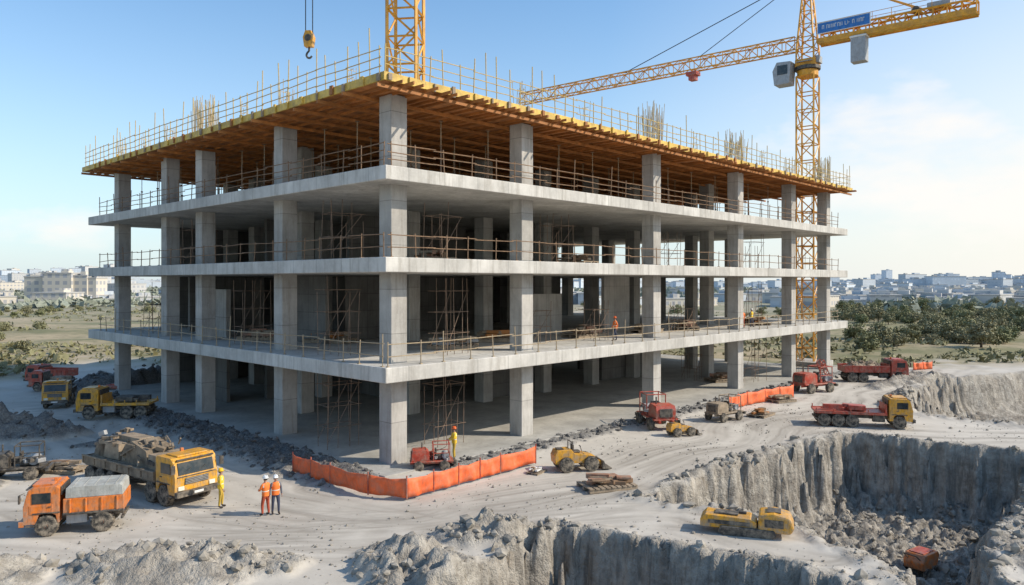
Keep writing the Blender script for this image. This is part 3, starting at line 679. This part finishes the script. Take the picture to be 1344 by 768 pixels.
def cart(loc,ang):
    rt=root('site_cart','small orange and red cart standing in excavated pit','cart',(loc[0],loc[1],ht(*loc)+.05),ang)
    MB().prof([(-.7,.4),(.55,.4),(.8,.95),(.7,1.15),(-.6,1.15),(-.8,.8)],-.5,.5,ORG).build('tub',rt,bev=.06)
    MB().box((0,0,1.17),(1.0,.7,.06),RED).build('lid',rt,bev=.02)
    for x in(-.45,.45):
        for s in(-1,1): wheel(rt,x,s*.5,.25,.16,GRY)
    MB().cyl((-.7,.3,.9),(-1.1,.3,1.2),.03,DRK,6).cyl((-.7,-.3,.9),(-1.1,-.3,1.2),.03,DRK,6).cyl((-1.1,-.3,1.2),(-1.1,.3,1.2),.03,DRK,6).build('handle',rt)
cart((20.2,37.0),R(35))
def pallet(loc,ang,label,sc=1,seed=0,top=TAN):
    rr=random.Random(seed)
    rt=root('material_pallet',label,'pallet',(loc[0],loc[1],loc[2] if len(loc)>2 else ht(*loc)),ang,None,sc)
    p=MB()
    for k in range(3): p.box((0,-.6+.6*k,.08),(2.2,.12,.14),TAN)
    for k in range(9): p.box((-1.0+.25*k,0,.175),(.18,1.4,.04),TAN)
    p.build('pallet_base',rt)
    q=MB()
    for k in range(22): q.box((rr.uniform(-.7,.7),rr.uniform(-.4,.4),rr.uniform(.22,.5)),(rr.uniform(.3,1.0),rr.uniform(.12,.4),rr.uniform(.06,.18)),rr.choice((TAN,top,top,RUST)),rr.uniform(-.5,.5))
    q.build('stacked_planks',rt,bev=.015)
pallet((4.6,36.4),R(20),'reddish brown material bundle stacked on a dusty pallet',1.15,1,BRK)
pallet((1.3,39.3),R(60),'small pile of pale sacks and boards on ground',.5,2,WHT)
pallet((-23.6,39.6),R(-10),'dark timber and steel scrap stacked on ground',1.0,5,DRK)
pallet((22.5,62.6),R(30),'timber boards stacked beside the barrier',1.0,6,TAN)
pallet((42,84),R(10),'red painted steel parts stacked by road',1.3,7,RED)
pallet((-37,69),R(10),'reddish steel parts stacked by gravel bank',1.5,8,RED)
pallet((18.6,56.0),R(50),'boards and formwork panels lying near slab',1.0,9,TIM)
for i,(u,v,f) in enumerate([(8,4,1),(14,6,1),(22,4,1),(30,3.5,1),(36,3,1),(47.5,2,1),(7,5,2),(20,3.5,2),(5,14,1),(3,20,1),(43,3,0)]):
    pallet(W(u,v,fl[f][0]),R(20*i),'stacked boards and building materials on open concrete floor',1.5,20+i,random.choice((TAN,TIM,BRK,GRY)))

def barrier(pts,hgt,label,nm='safety_barrier'):
    rt=root(nm,label,'barrier',(pts[0][0],pts[0][1],ht(*pts[0])),0)
    o=Vector((pts[0][0],pts[0][1],0)); P=[]
    for a,b_ in zip(pts,pts[1:]):
        a=Vector((*a,0));b_=Vector((*b_,0)); n=max(1,round((b_-a).length/1.9))
        for i in range(n): P.append(a.lerp(b_,i/n)-o)
    P.append(Vector((*pts[-1],0))-o)
    for i,(a,b_) in enumerate(zip(P,P[1:])):
        vs=[];fs=[];n=10;ph=random.random()*6; rows=4
        d=(b_-a).normalized(); nn=Vector((-d.y,d.x,0))
        for k in range(n+1):
            t=k/n; sag=.09*math.sin(math.pi*t)
            p=a.lerp(b_,t)
            for j in range(rows+1):
                zf=j/rows; off=(.07*math.sin(ph+8*t+3*zf)+.03*math.sin(ph*2+19*t))*math.sin(math.pi*min(1,max(0,t)))
                q=p+nn*off; vs.append((q.x,q.y,.05+(hgt-sag-.05)*zf))
        for k in range(n):
            for j in range(rows): r0=k*(rows+1)+j; fs.append((r0,r0+rows+1,r0+rows+2,r0+1))
        m_=MB().add(vs,fs,BAR); ob=m_.build('barrier_panel',rt,smooth=True)
        s=ob.modifiers.new('s','SOLIDIFY'); s.thickness=.02
    for p in P: MB().cyl((p.x,p.y,0),(p.x,p.y,hgt+.12),.035,RED,6).build('post',rt)
barrier([(-11.4,39),(-8.9,36.7),(-6.7,34.9),(-4.8,34.2),(-2.6,36.6),(-.6,38.8),(1.3,40.9)],.95,'orange plastic mesh barrier fence around building corner')
barrier([(16.9,58.4),(19,60.6),(21,62.3),(24.4,65.0)],1.1,'orange red mesh barrier along slab edge')
barrier([(45.5,85),(48.2,86)],.9,'short orange red mesh barrier beside far road')

# ------------------------------------------------ people
def person(loc,ang,vest,helm,trou,label,pose=0,shirt=None,sc=1):
    shirt=shirt or SHI
    rt=root('person',label,'person',loc,ang,None,sc)
    sw=.16 if pose==1 else .05
    V=[(0,0,.96),(0,0,1.14),(0,0,1.34),(0,0,1.47),(.01,0,1.54),(.02,0,1.62),(.01,0,1.69)]
    RD=[(.15,.11),(.14,.10),(.165,.11),(.075,.07),(.055,.055),(.075,.08),(.07,.078)]
    E=[(i,i+1) for i in range(6)]
    hands=[]
    for s in(-1,1):
        b0=len(V)
        V+=[(0,s*.19,1.42)]
        if pose==2 and s==1: V+=[(.12,s*.27,1.22),(.34,s*.2,1.2),(.41,s*.19,1.21)]
        elif pose==3: V+=[(.1,s*.24,1.18),(.3,s*.12,1.1),(.37,s*.08,1.1)]
        else: V+=[(-.03-s*sw*.3,s*.26,1.15),(.06-s*sw*.6,s*.27,.92),(.09-s*sw*.7,s*.27,.85)]
        RD+=[(.068,.068),(.05,.05),(.034,.034),(.035,.025)]
        E+=[(2,b0),(b0,b0+1),(b0+1,b0+2),(b0+2,b0+3)]; hands.append((b0+2,b0+3,s))
        b1=len(V)
        V+=[(0,s*.10,.88),(.03+s*sw,s*.12,.5),(-.01+s*sw*1.2,s*.13,.09),(.07+s*sw*1.2,s*.135,.05),(.17+s*sw*1.2,s*.14,.045)]
        RD+=[(.095,.1),(.068,.07),(.047,.05),(.05,.045),(.04,.035)]
        E+=[(0,b1)]+[(b1+i,b1+i+1) for i in range(4)]
    me=bpy.data.meshes.new('tmp'); me.from_pydata(V,E,[]); ob=bpy.data.objects.new('tmp',me); COL.objects.link(ob)
    sm=ob.modifiers.new('skin','SKIN'); sm.use_smooth_shade=True
    for i,r_ in enumerate(RD): me.skin_vertices[0].data[i].radius=r_
    me.skin_vertices[0].data[0].use_root=True
    ob.modifiers.new('sub','SUBSURF').levels=2
    bpy.context.view_layer.update()
    ev=ob.evaluated_get(bpy.context.evaluated_depsgraph_get()); nm=bpy.data.meshes.new_from_object(ev)
    bpy.data.objects.remove(ob)
    for m_ in(SKN,shirt,trou,BOOT): nm.materials.append(m_)
    wr=[Vector(V[a]) for a,_,_ in hands]
    for f in nm.polygons:
        c=f.center
        if c.z<.13: k=3
        elif c.z<.93 and abs(c.y)<.235: k=2
        elif c.z>1.49: k=0
        else: k=1
        if any((c-w_).length<.1 for w_ in wr) and min((c-Vector(V[b_])).length for _,b_,_ in hands)<.075: k=0
        f.material_index=k
    bm=bmesh.new(); bm.from_mesh(nm)
    ex=MB()
    for a,b_,s in hands:
        p=Vector(V[b_]); d=(p-Vector(V[a])).normalized(); side=d.cross(Vector((0,1,0)))
        if side.length<.3: side=Vector((0,0,1))
        side.normalize(); inn=Vector((0,-s*.3,0))
        for k in range(4):
            st=p+side*(.027-.018*k)+d*.02; l=[.038,.043,.04,.032][k]
            m1=st+d*l; m2=m1+(d+inn*.8).normalized()*l*.7
            ex.cyl(st,m1,.0095,SKN,6,.009).cyl(m1,m2,.009,SKN,6,.0065)
        st=p+side*.03-d*.02; m1=st+(d*.6+side).normalized()*.035; ex.cyl(st,m1,.011,SKN,6,.01).cyl(m1,m1+d*.03,.01,SKN,6,.007)
    ex.prof([(.085,1.60),(.118,1.61),(.088,1.66)],-.012,.012,SKN)
    for s in(-1,1):
        ex.box((.093,s*.03,1.655),(.012,.022,.012),BOOT); ex.box((.015,s*.083,1.63),(.035,.018,.055),SKN)
    ex.box((.09,0,1.578),(.012,.045,.01),RTR)
    exm=ex.mesh('x')
    body=link(nm,'body',rt)
    remap=[]
    for m_ in exm.materials:
        if m_.name in [q.name for q in nm.materials]: remap.append([q.name for q in nm.materials].index(m_.name))
        else: nm.materials.append(m_); remap.append(len(nm.materials)-1)
    for f in exm.polygons: f.material_index=remap[f.material_index]
    bm.from_mesh(exm); bm.to_mesh(nm); bm.free()
    hp=[(.128,1.695),(.125,1.71),(.112,1.712),(.11,1.745),(.095,1.79),(.06,1.82),(.015,1.832)]
    h_=MB().lathe(hp,helm,18,'Z'); h_.box((.12,0,1.703),(.08,.15,.015),helm).box((0,0,1.825),(.2,.025,.02),helm).build('helmet',rt,smooth=False)
    MB().lathe([(.078,1.62),(.09,1.66),(.09,1.70),(.05,1.71)],HAIR,12,'Z').build('hair',rt,(-.012,0,0))
    rings=[(.90,.175,.135),(.98,.18,.14),(1.1,.175,.132),(1.105,.175,.132),(1.145,.178,.133),(1.15,.178,.133),(1.3,.2,.145),(1.40,.205,.14),(1.47,.15,.10),(1.50,.09,.085)]
    n=20; vs=[(b_*math.cos(6.283*i/n),a*math.sin(6.283*i/n),z) for z,a,b_ in rings for i in range(n)]
    v=MB()
    fa=[];fb=[]
    for j in range(len(rings)-1):
        for i in range(n):
            q=(j*n+i,j*n+(i+1)%n,(j+1)*n+(i+1)%n,(j+1)*n+i)
            (fb if j==3 or (j in(6,7) and i in(3,16,6,13)) else fa).append(q)
    v.add(vs,fa,vest); i1=v.mi(REF)
    for q in fb: v.f.append(list(q)); v.m.append(i1)
    v.build('vest',rt,smooth=True)
    return rt
person((-12.9,33.2,ht(-12.9,33.2)),R(20),VY,HY,YTR,'worker in yellow vest, ochre trousers and yellow helmet standing',0,VY,.96)
person((-10.55,32.1,ht(-10.5,32.1)),R(150),VO,HW,RTR,'worker in orange vest and white helmet standing with arms bent',3,VO,.95)
person((-10.2,32.35,ht(-10.1,32.3)),R(-60),VO,HW,NAVY,'worker in orange vest and dark trousers standing close to a colleague',0,SHI,.93)
person((-3.2,41.6,.16),R(200),VY,HR,YTR,'worker in yellow clothing standing behind red machine by column',3,VY)
person(W(20.7,.1,5.6),R(200),VO,HR,NAVY,'worker in orange vest walking along the open concrete floor',1,VO)
person(W(41.5,.3,5.6),R(100),VO,HY,RTR,'worker in orange clothing working at slab edge',2,VO)
person(W(44.0,.6,5.6),R(-60),VY,HW,NAVY,'worker in yellow vest standing at slab edge',0)
person(W(2.4,15.5,11.28),R(-120),VO,HW,NAVY,'worker in orange vest on upper concrete floor',1)
person(W(27.2,1.0,5.6),R(20),VO,HR,RTR,'worker in orange clothing standing beside concrete column',0,VO)

# ------------------------------------------------ trees
def folmat(nm,a,b2,r_,rv=.6):
    m,nt,b,tc=base_mat(nm); oi=N(nt,'ShaderNodeObjectInfo')
    nn=noise(nt,tc.outputs['Object'],.9,4,.6)
    c=mixc(nt,ramp(nt,nn,.35,.65),a,b2); c=mixc(nt,math_(nt,'MULTIPLY',oi.outputs['Random'],rv),c,r_)
    nt.links.new(c,b.inputs['Base Color']); b.inputs['Roughness'].default_value=.8; return m
FOL=folmat('foliage',(.10,.115,.045),(.23,.235,.105),(.25,.22,.13),.7)
FFOL=folmat('hazy_foliage',(.20,.225,.175),(.31,.325,.26),(.2,.2,.2),0)  # paler greyed leaf colour, distance haze painted in
def treevar(seed,H=5.5,Wc=4.5):
    rs=np.random.RandomState(seed); tr=MB(); tr.cyl((0,0,-.6),(.1,.05,H*.4),.2,BARK,8,.12)
    cl=[]
    for i in range(13):
        a=rs.rand()*6.28; rr=rs.uniform(.1,1)*Wc*.38; p=(rr*math.cos(a),rr*math.sin(a),H*rs.uniform(.18,.8)*(1.05-.35*rr/(Wc*.38))); cl.append((p,rs.uniform(.5,1)*Wc*.22))
        tr.cyl((.05,.03,H*.2),p,.09,BARK,5,.03)
    vs=[];fs=[]
    for p,r_ in cl:
        for k in range(120):
            d=rs.normal(size=3);d/=np.linalg.norm(d); q=np.array(p)+d*r_*rs.uniform(.5,1.15)*np.array([1.2,1.2,.85])
            a=rs.normal(size=3);a/=np.linalg.norm(a);b_=np.cross(a,d+.01);b_/=np.linalg.norm(b_); s=rs.uniform(.10,.22)
            o=len(vs); vs+= [q-a*s,q+b_*s*.8,q+a*s,q-b_*s*.8]; fs.append((o,o+1,o+2,o+3))
    return tr.mesh('trunk'),MB().add(vs,fs,FOL).mesh('crown')
TV=[treevar(s,H,w) for s,H,w in((1,4.8,5.8),(2,5.6,6.2),(3,3.6,5),(4,2.6,4.4))]
def tree(x,y,sc,vi,lab):
    t_,c_=TV[vi]; rt=root('tree',lab,'tree',(x,y,ht(x,y)-.1),random.random()*6.28,'trees in the scrubland',sc)
    link(t_,'trunk',rt); link(c_,'crown',rt)
random.seed(21)
nt_=0
gr=[(random.uniform(.47,.75),random.uniform(112,300)) for _ in range(26)]
while nt_<185:
    r0,D0=random.choice(gr); D=D0+random.gauss(0,7); x=r0*D0+random.gauss(0,9)
    if D<102 or x<.44*D or x>.78*D: continue
    tree(x,D,random.uniform(.55,1.15),random.choice((0,1,2,2,3)),'bushy green tree growing in scrubland'); nt_+=1
nt_=0
gl=[(random.uniform(-.74,-.55),random.uniform(95,280)) for _ in range(10)]
while nt_<60:
    r0,D0=random.choice(gl); D=D0+random.gauss(0,10); x=r0*D0+random.gauss(0,11)
    tree(x,D,random.uniform(.4,.85),random.choice((2,3,3)),'low olive green scrub tree on dry ground'); nt_+=1
nt_=0
while nt_<30:
    D=random.uniform(130,300); r_=random.uniform(-.5,.45); tree(r_*D,D,random.uniform(.5,.9),random.choice((0,1,2,3)),'bushy green tree growing in scrubland'); nt_+=1
def clumps(name,x,D,hh,smin,smax,nq,mat,label,cat,seed):
    vs=[];fs=[]; rs=np.random.RandomState(seed)
    for i in range(len(x)):
        s0=rs.uniform(smin,smax)
        for j in range(nq):
            q=np.array([x[i],D[i],hh[i]])+rs.normal(size=3)*np.array([.8,.8,.25])*s0+np.array([0,0,.35*s0]); a=rs.normal(size=3)*.35*s0; b_=rs.normal(size=3)*.35*s0
            o=len(vs); vs+=[q-a,q+b_,q+a,q-b_]; fs.append((o,o+1,o+2,o+3))
    o=MB().add(vs,fs,mat).build(name); o['kind']='stuff'; o['label']=label; o['category']=cat
k=6500; D=75+np.random.rand(k*3)**1.6*480; r_=np.random.uniform(-.85,.85,k*3); x=r_*D
hh,di,gr_,sc_=terrain(x,D); cl=fbm(x*.05,D*.05,40,4)
ok=(sc_>.6)&(cl>.51)&(di<.3); clumps('scrub',x[ok][:k],D[ok][:k],hh[ok][:k],.15,.75,7,FOL,'low green scrub bushes on dry ground','scrub',5)
k=7000; D=230+np.random.rand(k*3)**1.3*900; r_=np.random.uniform(-.85,.85,k*3); x=r_*D
hh=terrain(x,D)[0]; cl=fbm(x*.016,D*.012,43,4); ok=cl>.5
clumps('far_woodland',x[ok][:k],D[ok][:k],hh[ok][:k],1.5,3.6,8,FFOL,'hazy green distant tree belts between city blocks','woodland',6)

# ------------------------------------------------ city
def citymat(nm,wallc,winc):
    m,nt,b,tc=base_mat(nm); o=tc.outputs['Object']; sp=N(nt,'ShaderNodeSeparateXYZ'); nt.links.new(o,sp.inputs[0])
    cb=N(nt,'ShaderNodeCombineXYZ'); nt.links.new(math_(nt,'ADD',sp.outputs[0],sp.outputs[1]),cb.inputs[0]); nt.links.new(sp.outputs[2],cb.inputs[1])
    br=N(nt,'ShaderNodeTexBrick'); nt.links.new(cb.outputs[0],br.inputs['Vector']); br.offset=0
    br.inputs['Scale'].default_value=1; br.inputs['Brick Width'].default_value=3.2; br.inputs['Row Height'].default_value=3.0; br.inputs['Mortar Size'].default_value=.75
    br.inputs['Color1'].default_value=(*winc,1); br.inputs['Color2'].default_value=(*[q*1.3 for q in winc],1); br.inputs['Mortar'].default_value=(*wallc,1)
    nt.links.new(br.outputs[0],b.inputs['Base Color']); b.inputs['Roughness'].default_value=.8; return m
CM=[citymat('pale_facade',(.50,.49,.47),(.33,.34,.36)),citymat('cream_facade',(.58,.53,.45),(.33,.33,.34)),citymat('blue_grey_facade',(.44,.48,.52),(.37,.41,.45)),citymat('hazy_facade',(.50,.55,.60),(.46,.51,.56))]  # blue-grey and hazy tones paint distance haze into the facade colours
RF=M('pale_roof',(.46,.45,.43),.9)
def cbox(q,x,y,z,w,d,h_,mi,rz):
    Rm=Matrix.Rotation(rz,3,'Z')
    for c,s,m_ in(((0,0,h_/2),(w,d,h_),CM[mi]),((0,0,h_+.2),(w+.4,d+.4,.5),RF),((w*.15,0,h_+1.2),(w*.25,d*.4,1.6),CM[mi])):
        p=Rm@Vector(c); q.box((p.x+x,p.y+y,p.z+z),s,m_,rz)
    return q
def cbuild(x,y,w,d,h_,mi,rz,label='pale concrete city building with rows of windows'):
    q=MB(); cbox(q,0,0,0,w,d,h_,mi,0)
    if w>18: q.box((-w*.3,d*.1,h_+1.0),(w*.12,d*.2,1.4),RF)
    o=q.build('city_building',None,(x,y,ht(x,y)-1),rz=rz); tag(o,label,'building','distant city buildings')
random.seed(5)
for i,(px,D,w,h_) in enumerate([(56,330,10,13),(83,328,12,14.5),(108,330,9,13.5),(126,331,5,12.5)]): cbuild((px-672)/984*D,D,w,10,h_,1,.05,'cream mid-rise apartment block with window rows')
for i in range(75):
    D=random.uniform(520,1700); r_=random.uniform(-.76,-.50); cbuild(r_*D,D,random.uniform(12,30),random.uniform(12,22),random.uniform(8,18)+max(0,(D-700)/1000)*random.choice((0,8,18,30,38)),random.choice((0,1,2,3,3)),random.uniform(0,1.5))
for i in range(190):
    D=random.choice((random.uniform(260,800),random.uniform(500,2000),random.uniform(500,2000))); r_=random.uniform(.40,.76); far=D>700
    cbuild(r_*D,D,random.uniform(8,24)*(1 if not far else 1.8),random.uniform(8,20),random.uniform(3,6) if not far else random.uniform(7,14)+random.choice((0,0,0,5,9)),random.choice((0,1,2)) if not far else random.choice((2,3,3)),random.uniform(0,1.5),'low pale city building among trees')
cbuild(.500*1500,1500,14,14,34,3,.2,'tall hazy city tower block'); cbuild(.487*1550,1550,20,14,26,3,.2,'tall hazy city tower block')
for i in range(26):
    D=random.uniform(400,1700); r_=random.uniform(-.5,.40); cbuild(r_*D,D,random.uniform(14,40),random.uniform(12,22),random.uniform(7,16),random.choice((0,2,3)),random.uniform(0,1.5))
q=MB()
n_=1100; Dd=300+np.random.rand(n_)**1.4*2600; rr_=np.where(np.random.rand(n_)<.65,np.random.uniform(.38,.80,n_),np.random.uniform(-.82,.38,n_))
zz=terrain(rr_*Dd,Dd)[0]
for i in range(n_):
    far=Dd[i]>800
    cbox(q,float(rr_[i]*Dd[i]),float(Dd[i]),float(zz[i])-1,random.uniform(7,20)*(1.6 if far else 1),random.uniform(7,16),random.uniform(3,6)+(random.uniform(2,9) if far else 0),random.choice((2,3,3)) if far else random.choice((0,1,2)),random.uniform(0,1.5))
o=q.build('distant_city'); o['kind']='stuff'; o['label']='hazy mass of low pale city buildings on the plain'; o['category']='city'

# ------------------------------------------------ light and sky
EL,AZ=36.0,-6.0
wd=bpy.data.worlds.new('World'); SC.world=wd; wd.use_nodes=True; nt=wd.node_tree
bg=nt.nodes['Background']; bg.inputs['Strength'].default_value=.14
sky=N(nt,'ShaderNodeTexSky'); sky.sky_type='NISHITA'; sky.sun_disc=False; sky.sun_elevation=R(EL); sky.sun_rotation=R(90-AZ); sky.air_density=1.0; sky.dust_density=.8; sky.ozone_density=1.6
tc=N(nt,'ShaderNodeTexCoord'); g=tc.outputs['Generated']
sv=scalev(nt,g,(1,1,2.4))
cn=noise(nt,sv,4.2,4,.58); cn2=noise(nt,sv,11,4,.6)
def spot(d,r0,r1,zs=1.7):
    d=Vector(d).normalized(); v=N(nt,'ShaderNodeVectorMath',operation='DISTANCE'); 
    nt.links.new(scalev(nt,g,(1,1,zs)),v.inputs[0]); v.inputs[1].default_value=(d.x,d.y,d.z*zs)
    return ramp(nt,v.outputs['Value'],r1,r0)
w1=math_(nt,'MAXIMUM',math_(nt,'MAXIMUM',spot((.50,1,.18),.02,.22,2.2),math_(nt,'MULTIPLY',spot((-.62,1,.08),.02,.12,2.5),.6)),spot((.72,1,.10),.03,.22,2.5))
bse=math_(nt,'ADD',math_(nt,'ADD',math_(nt,'MULTIPLY',cn,.7),math_(nt,'MULTIPLY',cn2,.3)),math_(nt,'MULTIPLY',w1,.17))
cf=math_(nt,'MULTIPLY',ramp(nt,bse,.54,.70),.8,True)
cf=math_(nt,'MULTIPLY',cf,math_(nt,'MULTIPLY',w1,3,True),True)
sp=N(nt,'ShaderNodeSeparateXYZ'); nt.links.new(g,sp.inputs[0])
hz=math_(nt,'MULTIPLY',math_(nt,'POWER',ramp(nt,sp.outputs[2],.42,0),1.8),.8,True)
c=mixc(nt,1.0,sky.outputs[0],(1.10,1.40,1.52),'MULTIPLY')
rt_=math_(nt,'MULTIPLY',ramp(nt,sp.outputs[0],.12,.62),ramp(nt,sp.outputs[2],.46,.05),True)
c=mixc(nt,hz,c,(5.6,6.15,6.5))
c=mixc(nt,math_(nt,'MULTIPLY',rt_,.9,True),c,(7.3,6.95,6.3))
c=mixc(nt,cf,c,(7.5,7.15,6.8))
nt.links.new(c,bg.inputs['Color'])
sl=bpy.data.lights.new('sun','SUN'); sl.energy=5.0; sl.angle=R(.5); sl.color=(1,.89,.73)
so=bpy.data.objects.new('sun',sl); COL.objects.link(so)
az=R(AZ); sd=Vector((math.cos(az)*math.cos(R(EL)),math.sin(az)*math.cos(R(EL)),math.sin(R(EL))))
so.rotation_euler=sd.to_track_quat('Z','Y').to_euler(); so.location=(60,0,60)

cam=bpy.data.cameras.new('camera'); co=bpy.data.objects.new('camera',cam); COL.objects.link(co)
co.location=(0,0,10); co.rotation_euler=(R(90),0,0); cam.sensor_width=36; cam.lens=984/1344*36; cam.shift_y=-14/1344
cam.clip_start=.5; cam.clip_end=20000; SC.camera=co
print('objects',len(bpy.data.objects))
